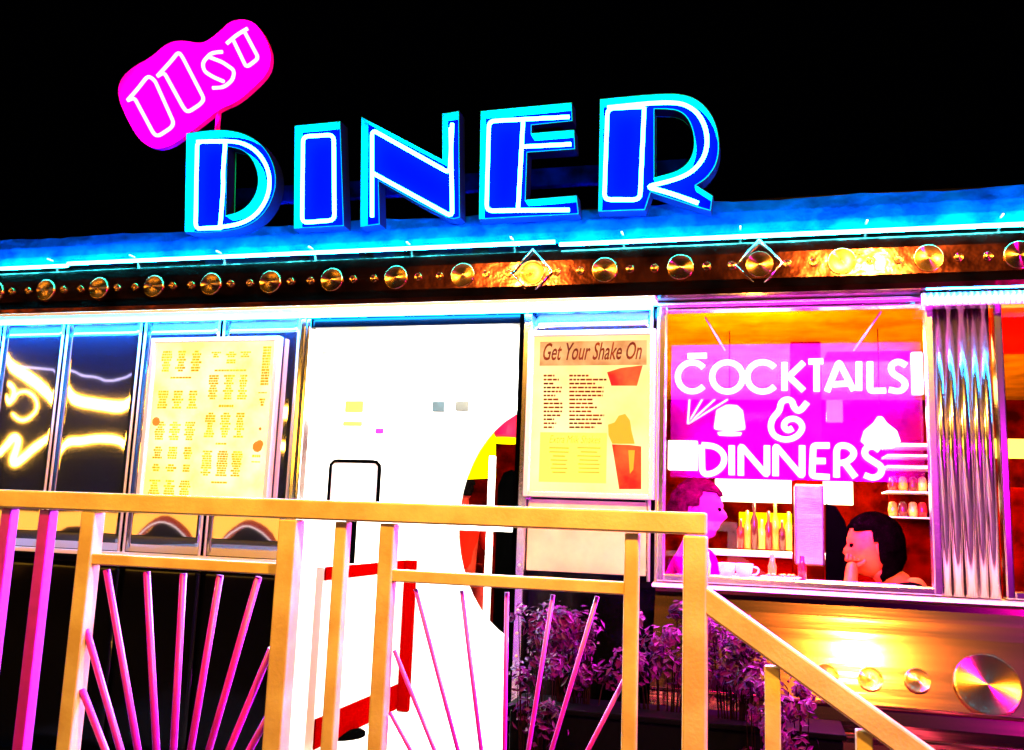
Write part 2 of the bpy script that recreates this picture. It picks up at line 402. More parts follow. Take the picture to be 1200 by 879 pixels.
# door frame
for x0, x1 in ((-2.022, -1.995), (-1.992, -1.972)):
    b = BM(); box(b, x0, x1, -.04, .02, .55, 2.475, .006); obj('door_jamb', b, M['chrome_sharp'], D)
b = BM(); box(b, -.972, -.935, -.03, .02, .55, 2.475, .004); obj('door_jamb', b, M['chrome'], D)
b = BM(); box(b, -.985, -.973, -.045, .10, .55, 2.475, .002); obj('door_stop', b, M['black'], D)
b = BM(); box(b, -1.968, -.986, -.02, .06, 2.435, 2.478, .004); obj('door_header', b, M['dark_panel'], D)
b = BM()
for i in range(9): lathe(b, [(.006, 0), (.006, -.004), (.002, -.006)], (-.954, -.03, 1.42 - i * .09), 8, 'Y')
obj('screws', b, M['trim'], D)
# shell: roof, rear and side walls, interior floor and ceiling
b = BM(); box(b, LX, RX, .125, 3.9, 2.80, 2.88); obj('roof', b, M['dark_panel'], D)
M['inwall'] = mat('red_orange_interior', (0.5, 0.03, 0.0), 0.6, var=0.6, vs=3, spec=0)
M['inwall2'] = mat('dark_red_brick', (0.10, 0.002, 0.0), 0.7, var=0.8, vs=9, spec=0)
M['ceil'] = mat('orange_ceiling', (0.8, 0.42, 0.0), 0.6, var=.5, vs=5, spec=0)
b = BM(); box(b, -.84, RX, 3.6, 3.7, .55, 2.6); box(b, LX, -.86, 3.8, 3.9, .55, 2.6); box(b, RX - .1, RX, .1, 3.6, .55, 2.6); box(b, LX, LX + .1, .1, 3.8, .55, 2.6); obj('interior_wall', b, M['inwall2'], D)
b = BM(); box(b, LX, RX, .1, 3.9, 0, .548); obj('interior_floor', b, M['concrete'], D)
b = BM(); box(b, -.84, RX, .1, 3.9, 2.60, 2.66); box(b, LX, -.86, 1.32, 3.9, 2.60, 2.66); obj('interior_ceiling', b, M['ceil'], D)
# bright entrance lobby
b = BM(); box(b, -2.6, -.87, .102, 1.30, 2.56, 2.60); box(b, -.93, -.87, .102, 1.30, .55, 2.56)
box(b, -2.6, -2.54, .102, 1.30, .55, 2.56); box(b, -2.6, -.87, .102, 1.3, .549, .555); obj('lobby_wall', b, M['white'], D)
# lobby rear wall with an oval opening
ell = [(-1.14 + .50 * math.cos(t), 1.58 + .66 * math.sin(t)) for t in [2 * math.pi * k / 48 for k in range(48)]]
b = BM(); extrude_poly(b, [(-2.54, .556), (-.932, .556), (-.932, 2.558), (-2.54, 2.558)], [ell[::-1]], 1.20, 1.24)
lw = obj('lobby_door_wall', b, M['white'], D)
b = BM(); box(b, -1.46, -1.425, 1.17, 1.198, .95, 1.95, .004); box(b, -1.66, -.95, 1.16, 1.19, 1.62, 1.655, .006); box(b, -1.66, -.95, 1.16, 1.19, 1.535, 1.56, .006); obj('push_bar', b, M['white'], lw)
b = BM(); box(b, -2.0, -.9, .55 + .02, .60, 0, 0); b.free()
# red trimmed partition on the left of the lobby
part = thing('lobby_partition', 'white half-height lobby partition edged with red strips beside the doorway', 'partition')
b = BM(); box(b, -1.95, -1.91, .14, 1.10, .56, 1.36, .004); obj('panel', b, M['white'], part)
b = BM(); box(b, -1.908, -1.90, .14, 1.10, .57, .70, .002); obj('red_skirting', b, M['red'], part)
b = BM(); box(b, -1.908, -1.90, .14, 1.10, 1.30, 1.36, .002); obj('red_top_strip', b, M['red'], part)
b = BM(); box(b, -1.905, -1.84, 1.105, 1.14, .56, 1.36, .004); obj('red_end_post', b, M['red'], part)

# ------------------------------------------------------------------ rooftop lettering
sign = thing('rooftop_name_sign', 'large blue neon channel letters spelling DINER standing on the roof edge', 'neon sign')
YF, YB = -.18, -.105
def grow(lp, d):
    b = BM(); n = len(lp); P = [Vector(p) for p in lp]; out = []
    area = sum(P[i].x * P[(i + 1) % n].y - P[(i + 1) % n].x * P[i].y for i in range(n)); sg = 1 if area > 0 else -1; b.free()
    for i in range(n):
        t = ((P[i] - P[i - 1]).normalized() + (P[(i + 1) % n] - P[i]).normalized()).normalized(); q = P[i] + Vector((t.y, -t.x)) * sg * d; out.append((q.x, q.y))
    return out
def letter(name, outer, holes, tubes, closed=()):
    b = BM(); o = xz(soft(outer), YF); hs = [xz(soft(h), YF) for h in holes]
    extrude_poly(b, o, [h[::-1] for h in hs], YB - .004, YB)
    L = obj('letter_' + name, b, M['can_in'], sign)
    b = BM(); rim(b, o, YF, YB)
    for h in hs: rim(b, h, YF, YB, -.004)
    obj('rim', b, M['can_rim'], L)
    b = BM(); rim(b, grow(o, .0045), YF + .001, YB - .001, .002)
    [rim(b, grow(h, -.0045), YF + .001, YB - .006, .002) for h in hs]; obj('outer_skin', b, M['can_out'], L)
    b = BM()
    for i, (t, it) in enumerate(tubes):
        cl = i in closed
        tube(b, rounded([W(px, py, YF + .035) for px, py in soft(t, cl)], .028, cl), .0085, cl)
    obj('neon_tube', b, M['blue_tube'], L)
letter('D', [(219, 157), (250, 153), (274, 154), (294, 161), (310, 174), (320, 193), (323, 212), (319, 232), (308, 251), (292, 263), (272, 269), (245, 272), (217, 271)],
       [[(266, 171), (284, 174), (297, 186), (304, 206), (302, 225), (292, 241), (279, 250), (264, 253)]],
       [([(263, 166), (231, 166), (229, 268), (259, 267)], 2), ([(231, 166), (262, 165), (285, 167), (305, 180), (317, 205), (314, 232), (299, 254), (275, 265), (232, 268)], 2), ([(264, 167), (261, 205), (262, 215), (258, 266)], 1)])
letter('I', [(346, 148), (398, 143), (402, 264), (345, 267)], [], [([(355, 160), (391, 158), (392, 258), (354, 261)], 3)], (0,))
letter('N', [(424, 138), (519, 188), (519, 134), (537, 131), (538, 254), (527, 257), (443, 211), (444, 262), (423, 265)], [],
       [([(436, 254), (436, 152), (527, 203), (530, 145)], 2), ([(437, 203), (530, 254), (528, 150)], 2)])
letter('E', [(564, 131), (669, 121), (670, 141), (622, 146), (622, 157), (672, 153), (673, 174), (617, 178), (615, 235), (675, 230), (677, 250), (562, 256)], [],
       [([(667, 137), (573, 142), (570, 247), (667, 246)], 2), ([(613, 141), (607, 246)], 0), ([(611, 172), (669, 169)], 0)])
letter('R', [(704, 117), (770, 111), (800, 111), (821, 120), (836, 140), (842, 165), (840, 190), (828, 208), (814, 217), (834, 230), (832, 246), (815, 241), (762, 224), (755, 245), (702, 247)],
       [[(766, 127), (794, 127), (809, 139), (816, 165), (811, 188), (795, 202), (766, 209)]],
       [([(755, 125), (712, 127), (708, 234), (750, 234), (755, 126)], 2), ([(712, 126), (790, 118), (815, 128), (828, 150), (829, 176), (818, 196), (798, 209), (757, 219), (785, 226), (818, 238)], 2)], ())
b = BM(); p, q = W(232, 245, -.07), W(835, 180, -.07); box(b, p.x, q.x, -.093, -.05, 3.02, 3.10, .004)
M['raceway'] = mat('dark_grey_raceway', (0.0, 0.002, 0.16), 0.8, 0, var=.9, vs=10, spec=0)
obj('raceway', b, M['raceway'], sign)
b = BM()
for px in (240, 372, 432, 528, 590, 735, 815):
    x = W(px, 200, -.07).x; box(b, x - .008, x + .008, -.085, -.055, 2.96, 3.02)
obj('support_bracket', b, M['raceway'], sign)

s11 = thing('tilted_number_sign', 'small tilted pink neon sign reading 11ST above the blue letters', 'neon sign')
bo = [(137, 112), (141, 92), (158, 77), (176, 68), (196, 50), (214, 47), (238, 52), (256, 38), (272, 23), (294, 23), (308, 38), (318, 62), (315, 84), (298, 102), (277, 120), (258, 127), (238, 143), (218, 158), (200, 171), (181, 175), (164, 165), (150, 142)]
bo3 = [tuple(v)[:2] for v in smooth_path([(a, c, 0) for a, c in bo], 2, True)]
b = BM(); extrude_poly(b, xz(bo3, -.12), [], -.12, -.09); obj('backing_board', b, M['pinkboard'], s11)
YT = -.165
def z1(pts): return [W(100 + a / 2.93, c / 2.93, YT) for a, c in pts]
for name, strokes in (('digit', [([(145, 345), (180, 305), (215, 260), (238, 275), (303, 420), (296, 438), (250, 468), (235, 460), (168, 335), (145, 345)], 2)]),
                      ('digit', [([(247, 262), (290, 215), (320, 178), (333, 195), (408, 340), (395, 358), (352, 386), (338, 372), (270, 248), (247, 262)], 2)]),
                      ('letter_S', [([(470, 178), (432, 182), (402, 215), (408, 245), (440, 265), (475, 280)], 2), ([(425, 196), (470, 213), (512, 242), (506, 275), (475, 300), (438, 302)], 2)]),
                      ('letter_T', [([(485, 150), (520, 120), (557, 98)], 1), ([(508, 138), (553, 232), (595, 200), (546, 108)], 1)])):
    b = BM()
    for t, it in strokes: tube(b, rounded(z1(t), .022), .0085)
    obj(name, b, M['pink_tube'], s11)
b = BM(); p, q = W(257, 128, -.1), W(254, 158, -.1); tube(b, [p, q], .012); obj('support_post', b, M['pinkboard'], s11)

# ------------------------------------------------------------------ cocktails neon in the window
cs = thing('window_neon_sign', 'bright pink neon reading COCKTAILS & DINNERS hung inside the big window', 'neon sign')
YN = .06
def z6(x, y, yy=YN): return W(770 + x / 3.636, 340 + y / 3.636, yy)
def arc(cx, cy, rx, ry, a0, a1, n=20): return [(cx + rx * math.cos(R(a0 + (a1 - a0) * i / n)), cy + ry * math.sin(R(a0 + (a1 - a0) * i / n))) for i in range(n + 1)]
chars = [
 ('letter_C', [arc(150, 370, 62, 62, -40, -320)]), ('letter_O', [arc(300, 370, 66, 63, 0, 360)]), ('letter_C', [arc(450, 370, 66, 63, -40, -320)]),
 ('letter_K', [[(543, 308), (543, 428)], [(625, 308), (562, 368), (625, 428)]]), ('letter_T', [[(645, 305), (708, 303)], [(680, 306), (680, 432)]]),
 ('letter_A', [[(724, 432), (775, 305), (838, 428)], [(748, 402), (812, 398)]]), ('letter_I', [[(860, 305), (860, 428)]]),
 ('letter_L', [[(907, 305), (907, 430), (975, 428)]]), ('letter_S', [[(1062, 322), (1030, 302), (996, 318), (1000, 355), (1045, 378), (1062, 405), (1038, 434), (988, 424)]]),
 ('ampersand', [[(640, 478), (606, 520), (583, 500), (575, 470), (548, 465), (527, 480), (522, 515), (492, 545), (482, 585), (498, 622), (545, 640), (592, 628), (622, 592), (612, 560), (580, 545), (548, 556), (538, 580), (556, 600), (578, 588)]]),
 ('letter_D', [[(190, 660), (192, 785), (240, 783), (284, 748), (288, 700), (250, 665), (190, 660)]]), ('letter_I', [[(318, 662), (318, 788)]]),
 ('letter_N', [[(357, 790), (357, 662), (468, 790), (468, 662)]]), ('letter_N', [[(505, 792), (505, 662), (618, 795), (618, 662)]]),
 ('letter_E', [[(735, 662), (666, 662), (660, 792), (735, 797)], [(665, 728), (718, 728)]]),
 ('letter_R', [[(765, 798), (765, 662), (815, 662), (846, 695), (815, 732), (768, 738)], [(800, 737), (846, 798)]]),
 ('letter_S', [[(948, 682), (920, 662), (887, 674), (884, 706), (925, 732), (958, 752), (955, 785), (922, 803), (884, 788)]]),
 ('accent_bar', [[(130, 281), (212, 279)]])]
for nm, st in chars:
    b = BM()
    for s in st:
        pts = [z6(*p) for p in s]
        closed = False
        it = 0 if len(s) == 2 or len(s) > 18 else 1
        if nm in ('letter_S', 'ampersand'): it = 2
        tube(b, smooth_path(pts, 2) if nm in ('letter_S', 'ampersand') else rounded(pts, .012 if nm[-1] != 'R' and nm[-1] != 'D' else .03), .0125, closed)
    obj(nm, b, M['pink_tube2'], cs)
p, q = W(787, 405, .095), W(1084, 566, .095)
b = BM(); box(b, p.x, q.x, .092, .096, q.z, p.z); obj('haze_sheet', b, M['haze'], cs)
for a, c in (((205, 115), (290, 258)), ((955, 90), (838, 258))):
    b = BM(); tube(b, [z6(*a), z6(*c)], .0035); obj('hanging_wire', b, M['wire'], cs)
M['tbox'] = glow('self_lit_white', (3, 2.6, 3))  # power box and fan ribs glow, their brightness is put in as emission
p, q = z6(1082, 265, .07), z6(1135, 445, .07)
b = BM(); box(b, p.x, q.x, .06, .088, q.z, p.z, .004); obj('power_box', b, M['tbox'], cs)

# ------------------------------------------------------------------ menu cases
def lit(name, col, var=0.0, vs=5, col2=None): 
    m = mat(name, col, 0.7, emit=col, es=1.25, var=var, vs=vs, col2=col2, spec=0.0); b = m.node_tree.nodes['Principled BSDF']
    for l in list(b.inputs['Base Color'].links): m.node_tree.links.remove(l)
    b.inputs['Base Color'].default_value = (0.01, .01, .01, 1)
    return m
M['paper1'] = lit('backlit_cream_paper', (1.1, .95, 0.20), col2=(1.2, 1.1, 0.50), vs=6)
M['ink1'] = lit('orange_print', (0.95, 0.26, 0.0), col2=(1.0, .60, .02), vs=7)
M['ink1b'] = lit('red_print', (0.9, 0.2, 0.02))
M['paper2'] = lit('backlit_shake_paper', (1.0, 0.64, 0.16), col2=(1.0, .92, .38), vs=3)
M['ink2'] = lit('brown_print', (0.12, 0.005, 0.0), col2=(.35, .03, .0), vs=20)
M['ink2y'] = lit('yellow_print', (1.05, .95, .10)); M['ink2r'] = lit('red_glass_print', (0.95, 0.01, 0.005), col2=(.8, .12, .02), vs=10)
M['ink2o'] = lit('ochre_print', (.85, .36, .02)); M['ink2h'] = lit('brown_header_print', (.45, .14, .03), col2=(.85, .42, .15), vs=8)  # header tone is brown print on the sheet
def case(label, quad, rows, ft=.022):
    t = thing('menu_case', label, 'menu board')
    x0, x1, z0, z1_ = quad
    b = BM(); box(b, x0, x0 + ft, -.05, -.007, z0, z1_, .003); box(b, x1 - ft, x1, -.05, -.007, z0, z1_, .003)
    box(b, x0 + ft, x1 - ft, -.05, -.007, z1_ - ft, z1_, .003); box(b, x0 + ft, x1 - ft, -.05, -.007, z0, z0 + ft, .003); obj('frame', b, M['frame_white'], t)
    return t
Q1 = (-2.80, -2.12, 1.60, 2.395)
t1 = case('white framed menu of many orange columns of small print left of the doorway', Q1, 0)
b = BM(); box(b, Q1[0] + .022, Q1[1] - .022, -.025, -.008, Q1[2] + .022, Q1[3] - .022); obj('menu_sheet', b, M['paper1'], t1)
b = BM(); yy = -.027
def U(u, v): return Q1[0] + .03 + u * (Q1[1] - Q1[0] - .06), Q1[3] - .03 - v * (Q1[3] - Q1[2] - .06)
def block(u0, v0, u1, v1, lines, rag=.6):
    for i in range(lines):
        va = v0 + (v1 - v0) * i / lines; k = random.uniform(0, rag) * (u1 - u0) / 2
        x0, z1v = U(u0 + k, va); x1, z0v = U(u1 - k, va + (v1 - v0) / lines * .8)
        # broken words
        x = x0
        while x < x1 - .004:
            wd = random.uniform(.008, .022); box(b, x, min(x + wd, x1), yy, yy + .001, z0v, z1v); x += wd + .002
for v0, v1, n in ((.04, .18, 7), (.30, .42, 6), (.50, .62, 7), (.66, .74, 4), (.77, .82, 2), (.87, .98, 6)):
    for u in (.03, .16, .29): block(u, v0, u + .10, v1, n + 1)
for v0, v1, n in ((.05, .09, 2), (.20, .36, 9), (.44, .60, 9), (.68, .84, 10)):
    for u in (.46, .59, .71): block(u, v0, u + .095, v1, n + 1)
block(.60, .10, .68, .13, 2); block(.12, .21, .32, .225, 1, .1); block(.50, .165, .78, .18, 1, .1); block(.56, .39, .70, .41, 1); block(.55, .63, .68, .645, 1); block(.50, .87, .76, .885, 1)
block(.90, .02, .97, .27, 14, .1); block(.87, .31, .98, .32, 1); block(.90, .35, .96, .40, 3); block(.86, .70, .97, .72, 1); block(.86, .74, .97, .75, 1)
tag(obj('small_print', b, M['ink1'], t1), kind='stuff')
b = BM()
for u, v, r in ((.04, .50, .022), (.93, .54, .008), (.92, .65, .026), (.935, .635, .02)):
    x, z = U(u, v); lathe(b, [(r, 0), (r * .6, -.001)], (x, -.027, z), 9, 'Y')
obj('small_picture', b, M['ink1b'], t1)
Q2 = (-.945, -.408, 1.70, 2.395)
t2 = case('white framed milkshake menu headed Get Your Shake On between doorway and window', Q2, 0)
b = BM(); box(b, Q2[0] + .022, Q2[1] - .022, -.025, -.008, Q2[2] + .022, Q2[3] - .022); obj('menu_sheet', b, M['paper2'], t2)
def z5(x, y, yv=-.027): return W(610 + x / 3.994, 380 + y / 3.994, yv)
def rect5(b, x0, y0, x1, y1, yv=-.027):
    a, c = z5(x0, y0), z5(x1, y1); box(b, a.x, c.x, yv, yv + .001, min(a.z, c.z), max(a.z, c.z))
b = BM(); rect5(b, 92, 82, 590, 190, -.0262); obj('header_band', b, M['ink2h'], t2)
b = BM(); a, c = z5(105, 178), z5(568, 165); put_text(b, 'Get Your Shake On', a.x, c.x, (a.z + c.z) / 2 + .006, -.0285, .075, .35, .012)
obj('heading', b, M['ink2'], t2)
b = BM()
for i in range(14):
    y = 236 + i * 18.6
    x = 108
    x1 = 108 + random.uniform(45, 90)
    while x < x1: wd = random.uniform(10, 28); rect5(b, x, y, min(x + wd, x1), y + 9); x += wd + 4
    x = 228; x1 = 228 + random.uniform(90, 180)
    while x < x1: wd = random.uniform(10, 30); rect5(b, x, y, min(x + wd, x1), y + 9); x += wd + 4
tag(obj('shake_list', b, M['ink2'], t2), kind='stuff')
b = BM(); rect5(b, 92, 505, 400, 745, -.0262); obj('lower_band', b, M['ink2y'], t2)
b = BM(); a, c = z5(135, 560), z5(375, 553); put_text(b, 'Extra Milk Shakes', a.x, c.x, (a.z + c.z) / 2, -.0285, .032, .3, .0)
for y in range(575, 700, 19):
    for x0, x1 in ((130, 230), (265, 375)):
        k = random.uniform(0, 22); rect5(b, x0 + k, y, x1 - k, y + 8)
obj('lower_print', b, M['ink2o'], t2)
def poly5(b, pts, yv):
    vs = [b.verts.new((z5(*p).x, yv, z5(*p).z)) for p in pts]; vb = [b.verts.new((v.co.x, yv + .001, v.co.z)) for v in vs]
    b.faces.new(vs); b.faces.new(vb[::-1]); n = len(vs)
    for i in range(n): b.faces.new((vs[i], vs[(i + 1) % n], vb[(i + 1) % n], vb[i]))
b = BM(); poly5(b, [(405, 225), (470, 205), (572, 192), (545, 288), (425, 288), (415, 255)], -.0285); obj('red_tin_picture', b, M['ink2r'], t2); b = BM(); poly5(b, [(428, 562), (510, 565), (565, 572), (565, 772), (462, 772)], -.0285); obj('shake_glass_picture', b, M['ink2r'], t2)
b = BM(); poly5(b, [(410, 470), (440, 460), (460, 428), (490, 420), (512, 450), (520, 500), (535, 560), (430, 560), (412, 520)], -.0285); poly5(b, [(505, 590), (535, 590), (528, 680), (512, 700)], -.0296); obj('whipped_cream_picture', b, M['ink2o'], t2)

# ------------------------------------------------------------------ railing in front
YR = -1.5
rl = thing('entrance_railing', 'square tube railing with sunburst bars on the entrance landing and steps', 'railing')
ZH = (W(400, 600, YR).z + W(700, 608, YR).z) / 2 ; XE = W(815, 700, YR).x
b = BM(); beam(b, (-3.5, YR, ZH), (XE + .026, YR, ZH), .052, .052, .005); obj('handrail', b, M['rail'], rl)
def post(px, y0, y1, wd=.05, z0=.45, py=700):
    x = W(px, py, YR).x; b = BM(); beam(b, (x, YR, z0), (x, YR, ZH - .028), wd, wd, .004, Vector((0, 1, 0))); return obj('post', b, M['bars'] if -10 < px < 60 else M['rail'], rl)  # leftmost posts share the bars' painted-in neon pink
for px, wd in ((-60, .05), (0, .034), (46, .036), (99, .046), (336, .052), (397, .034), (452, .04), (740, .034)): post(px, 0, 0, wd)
b = BM(); beam(b, (XE, YR, .45), (XE, YR, ZH - .028), .055, .055, .005); obj('post', b, M['rail'], rl)
ZL = (W(220, 661, YR).z + W(600, 682, YR).z) / 2
xs = {px: W(px, 700, YR).x for px in (99, 336, 452, 740)}
for a, c in ((99, 336), (452, 740)):
    b = BM(); beam(b, (xs[a], YR, ZL), (xs[c], YR, ZL), .030, .030, .003); obj('lower_rail', b, M['rail'], rl)
    b = BM(); beam(b, (xs[a], YR, .62), (xs[c], YR, .62), .030, .030, .003); obj('bottom_rail', b, M['rail'], rl)
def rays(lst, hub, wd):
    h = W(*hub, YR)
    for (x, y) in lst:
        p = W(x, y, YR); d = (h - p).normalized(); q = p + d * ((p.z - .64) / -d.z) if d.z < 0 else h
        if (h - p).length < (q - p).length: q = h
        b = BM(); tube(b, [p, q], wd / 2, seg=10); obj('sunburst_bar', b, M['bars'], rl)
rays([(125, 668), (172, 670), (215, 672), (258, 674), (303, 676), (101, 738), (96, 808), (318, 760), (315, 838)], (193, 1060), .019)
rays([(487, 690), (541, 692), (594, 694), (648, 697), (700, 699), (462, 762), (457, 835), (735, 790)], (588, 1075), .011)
p, q = W(826, 702, YR), W(1086, 890, YR); d = (q - p).normalized()
b = BM(); beam(b, p - d * .02, p + d * 1.35, .052, .052, .005); obj('stair_handrail', b, M['rail'], rl)
for px, py in ((905, 775), (1012, 850)):
    t = W(px, py, YR); b = BM(); beam(b, (t.x, YR, 0.0 if t.x > .22 else .30), (t.x, YR, t.z - .01), .034, .034, .003); obj('stair_post', b, M['rail'], rl)

# ------------------------------------------------------------------ shrubs against the skirt
def leaf(b, c, n, L, wd):
    n = n.normalized(); s = n.orthogonal().normalized(); s = Matrix.Rotation(random.uniform(0, 6.28), 3, n) @ s; t = n.cross(s)
    p = [c - s * L / 2, c + t * wd / 2 + n * L * .08, c + s * L / 2, c - t * wd / 2 + n * L * .08]; b.faces.new([b.verts.new(v) for v in p])
def shrub(label, px0, px1, top, bot, y, n, seed, zb=.94):
    random.seed(seed); a = W(px0, top, y); c = W(px1, bot, y); w2 = (c.x - a.x) / 2; cx = (a.x + c.x) / 2
    t = thing('shrub', label, 'shrub', 'leafy shrubs planted below the window', (0, 0, 0))
    b = BM(); st = BM(); clumps = []
    for k in range(24):
        u = random.uniform(-1, 1); z = a.z - (a.z - c.z) * random.random() * .9 - random.uniform(0, .03); r = random.uniform(.025, .075)
        cc = Vector((cx + u * w2, y + random.uniform(-.10, .10), z - r * .6)); clumps.append((cc, r))
        tube(st, smooth_path([(cx + u * w2 * .75, y, zb), (cx + u * w2 * .9, y + .02, (z + zb) / 2), cc], 1), .003, seg=5, taper=(1.2, .4))
    for i in range(n):
        cc, r = random.choice(clumps); v = Vector((random.gauss(0, 1), random.gauss(0, 1), random.gauss(0, 1))).normalized() * r * random.random() ** .4
        leaf(b, cc + v, v + Vector((0, -.02, .03)), random.uniform(.022, .042), random.uniform(.010, .018))
    obj('foliage', b, M['leaf'], t); obj('stems', st, M['stem'], t); return t
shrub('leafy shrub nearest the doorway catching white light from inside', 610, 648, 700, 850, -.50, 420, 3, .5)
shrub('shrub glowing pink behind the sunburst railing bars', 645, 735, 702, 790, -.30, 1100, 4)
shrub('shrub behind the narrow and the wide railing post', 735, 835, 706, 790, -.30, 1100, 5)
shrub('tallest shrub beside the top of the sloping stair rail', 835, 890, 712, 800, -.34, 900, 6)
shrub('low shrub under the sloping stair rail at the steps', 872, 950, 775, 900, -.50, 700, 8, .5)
random.seed(21)
tr = thing('planter_trough', 'long black planter trough under the window holding the shrubs', 'planter')
a, c = W(606, 860, -.3), W(985, 860, -.3); b = BM(); box(b, a.x, c.x, -.42, -.20, 0.0, .93, .01); obj('trough', b, M['pot'], tr)
b = BM(); box(b, a.x - .01, c.x + .01, -.43, -.19, .931, .95, .004); obj('rim', b, M['pot'], tr)

# ------------------------------------------------------------------ lobby objects
st = thing('seating_sign', 'black framed white notice board on a slim black stand inside the doorway', 'sign stand')
ys = .5
p = W(388, 540, ys); q = W(442, 598, ys)
b = BM(); x0, x1, z1_, z0 = p.x, q.x, p.z, q.z - .02
pts = [(x0, ys, z0), (x0, ys, z1_), (x1, ys, z1_), (x1, ys, z0)]
tube(b, smooth_path([pts[0], pts[1], pts[2], pts[3]], 2, True, .08), .0095, True); obj('frame', b, M['black'], st)
b = BM(); box(b, x0 + .01, x1 - .01, ys - .003, ys + .003, z0 + .01, z1_ - .01); M['notice'] = lit('notice_white', (2, 2, 2)); obj('notice', b, M['white'], st)
b = BM(); xm = (x0 + x1) / 2; box(b, xm - .022, xm + .022, ys - .02, ys + .02, .60, z0 - .01, .003); obj('pole', b, M['black'], st)
b = BM(); lathe(b, [(.13, 0), (.13, .012), (.03, .03)], (xm, ys, .557), 24); obj('foot', b, M['black'], st)
# ground pot for the outer shrubs
for px, lab in ((629, 'black round pot holding the shrub by the doorway'), (912, 'black round pot holding the low shrub by the steps')):
    q = W(px, 860, -.5); o = tag(obj('plant_pot', lathe(BM(), [(.07, 0), (.10, .30), (.11, .31), (.11, .34), (.09, .34), (.08, .30)], (q.x, -.5, .0 if px > 800 else .452), 20), M['pot']), lab, 'plant pot')
# things seen through the oval opening
M['ylw'] = glow('yellow_lit_board', (2.2, 1.6, .0)); M['redlit'] = mat('red_lit_shade', (.8, .0, .08), .5, emit=(.8, .0, .05), es=.6, spec=.3)
t = thing('yellow_wall_board', 'yellow lit board seen through the oval lobby window', 'board')
p = [W(x, y, 2.0) for x, y in ((556, 502), (580, 505), (580, 560), (540, 562))]
b = BM(); vs = [b.verts.new(v) for v in p]; vb = [b.verts.new(v + Vector((0, .02, 0))) for v in p]; b.faces.new(vs); b.faces.new(vb[::-1])
for i in range(4): b.faces.new((vs[i], vs[(i + 1) % 4], vb[(i + 1) % 4], vb[i]))
obj('board', b, M['ylw'], t)
t = thing('red_drum_lamp', 'red drum lamp hanging behind the oval lobby window', 'lamp')
p = W(594, 513, 1.8); b = BM(); lathe(b, [(.07, 0), (.082, .02), (.082, .13), (.06, .17)], (p.x, 1.8, p.z), 20); obj('lamp_shade', b, M['redlit'], t)
b = BM(); lathe(b, [(.075, -.035), (.085, -.03), (.085, -.004), (.07, -.002)], (p.x, 1.8, p.z), 20); obj('lamp_ring', b, M['ylw'], t)
b = BM(); tube(b, [(p.x, 1.8, p.z + .17), (p.x, 1.8, 2.6)], .004); obj('cord', b, M['black'], t)
t = thing('black_arched_chair', 'black arched chair back behind the oval lobby window', 'chair')
p = W(594, 590, 1.6); b = BM(); extrude_poly(b, [(p.x - .06, .56), (p.x + .10, .56), (p.x + .10, 1.82), (p.x + .07, 1.88), (p.x + .02, 1.9), (p.x - .03, 1.88), (p.x - .06, 1.80)], [], 1.6, 1.64); obj('backrest', b, M['black'], t)
b = BM(); box(b, p.x - .06, p.x + .34, 1.65, 2.0, 1.0, 1.05, .01); obj('seat', b, M['black'], t)
b = BM()
for dx in (.01, .3): box(b, p.x - .06 + dx, p.x - .03 + dx, 1.95, 1.98, .55, 1.0)
obj('legs', b, M['black'], t)
# small wall fixtures in the lobby
for (a0, a1, b0, b1, lab, colr) in ((506, 520, 470, 482, 'small teal framed picture on the white lobby wall', (.0, .012, .018)), (533, 548, 470, 481, 'small olive framed picture on the white lobby wall', (.012, .010, .002))):
    p, q = W(a0, b0, 1.17), W(a1, b1, 1.17); t = thing('small_picture_frame', lab, 'picture'); b = BM(); box(b, p.x, q.x, 1.18, 1.195, q.z, p.z, .003)
    obj('frame', b, mat('pic', colr, .5, col2=tuple(c * .3 for c in colr), vs=20), t)

# ------------------------------------------------------------------ dining room seen through the cocktail window
def bx(name, label, cat, px0, py0, px1, py1, y, dep, m, bev=.004, group=None):
    p, q = W(px0, py0, y), W(px1, py1, y); b = BM(); box(b, p.x, q.x, y, y + dep, min(p.z, q.z), max(p.z, q.z), bev)
    o = obj(name, b, m); tag(o, label, cat, group); return o
M['lampY'] = glow('warm_yellow_lamp', (4, 2.6, .25)); M['lampW'] = glow('warm_white_lamp', (5, 4, 2.6))
# soffit parts of the building
for (a, c, m, nm) in ((760, 925, M['ceil'], 'soffit'), (968, 1100, M['inwall'], 'soffit')):
    p, q = W(a, 345, 1.6), W(c, 412, 1.6); b = BM(); box(b, p.x, q.x, 1.6, 1.9, q.z, 2.598, .004); obj(nm, b, m, D)
p, q = W(926, 350, 1.3), W(966, 660, 1.3); b = BM(); box(b, p.x, q.x, 1.3, 1.45, .55, 2.598, .004); obj('interior_column', b, M['inwall2'], D)
bx('strip_light', 'long yellow strip light under the ceiling at the top of the window', 'ceiling light', 800, 366, 905, 379, 1.5, .06, M['lampY'])
bx('strip_light', 'short yellow light in the top right corner of the cocktail window', 'ceiling light', 1046, 366, 1075, 377, 1.5, .06, M['lampY'])
M['tile'] = mat('white_tile', (.85, .82, .75), .3); 
bx('serving_hatch_light', 'bright white lit panel over the serving counter', 'light panel', 838, 561, 1000, 592, 2.6, .04, M['lampW'])
bx('menu_light_box', 'white light box at the left edge of the window neon', 'light box', 783, 516, 817, 551, .9, .05, M['lampW'])
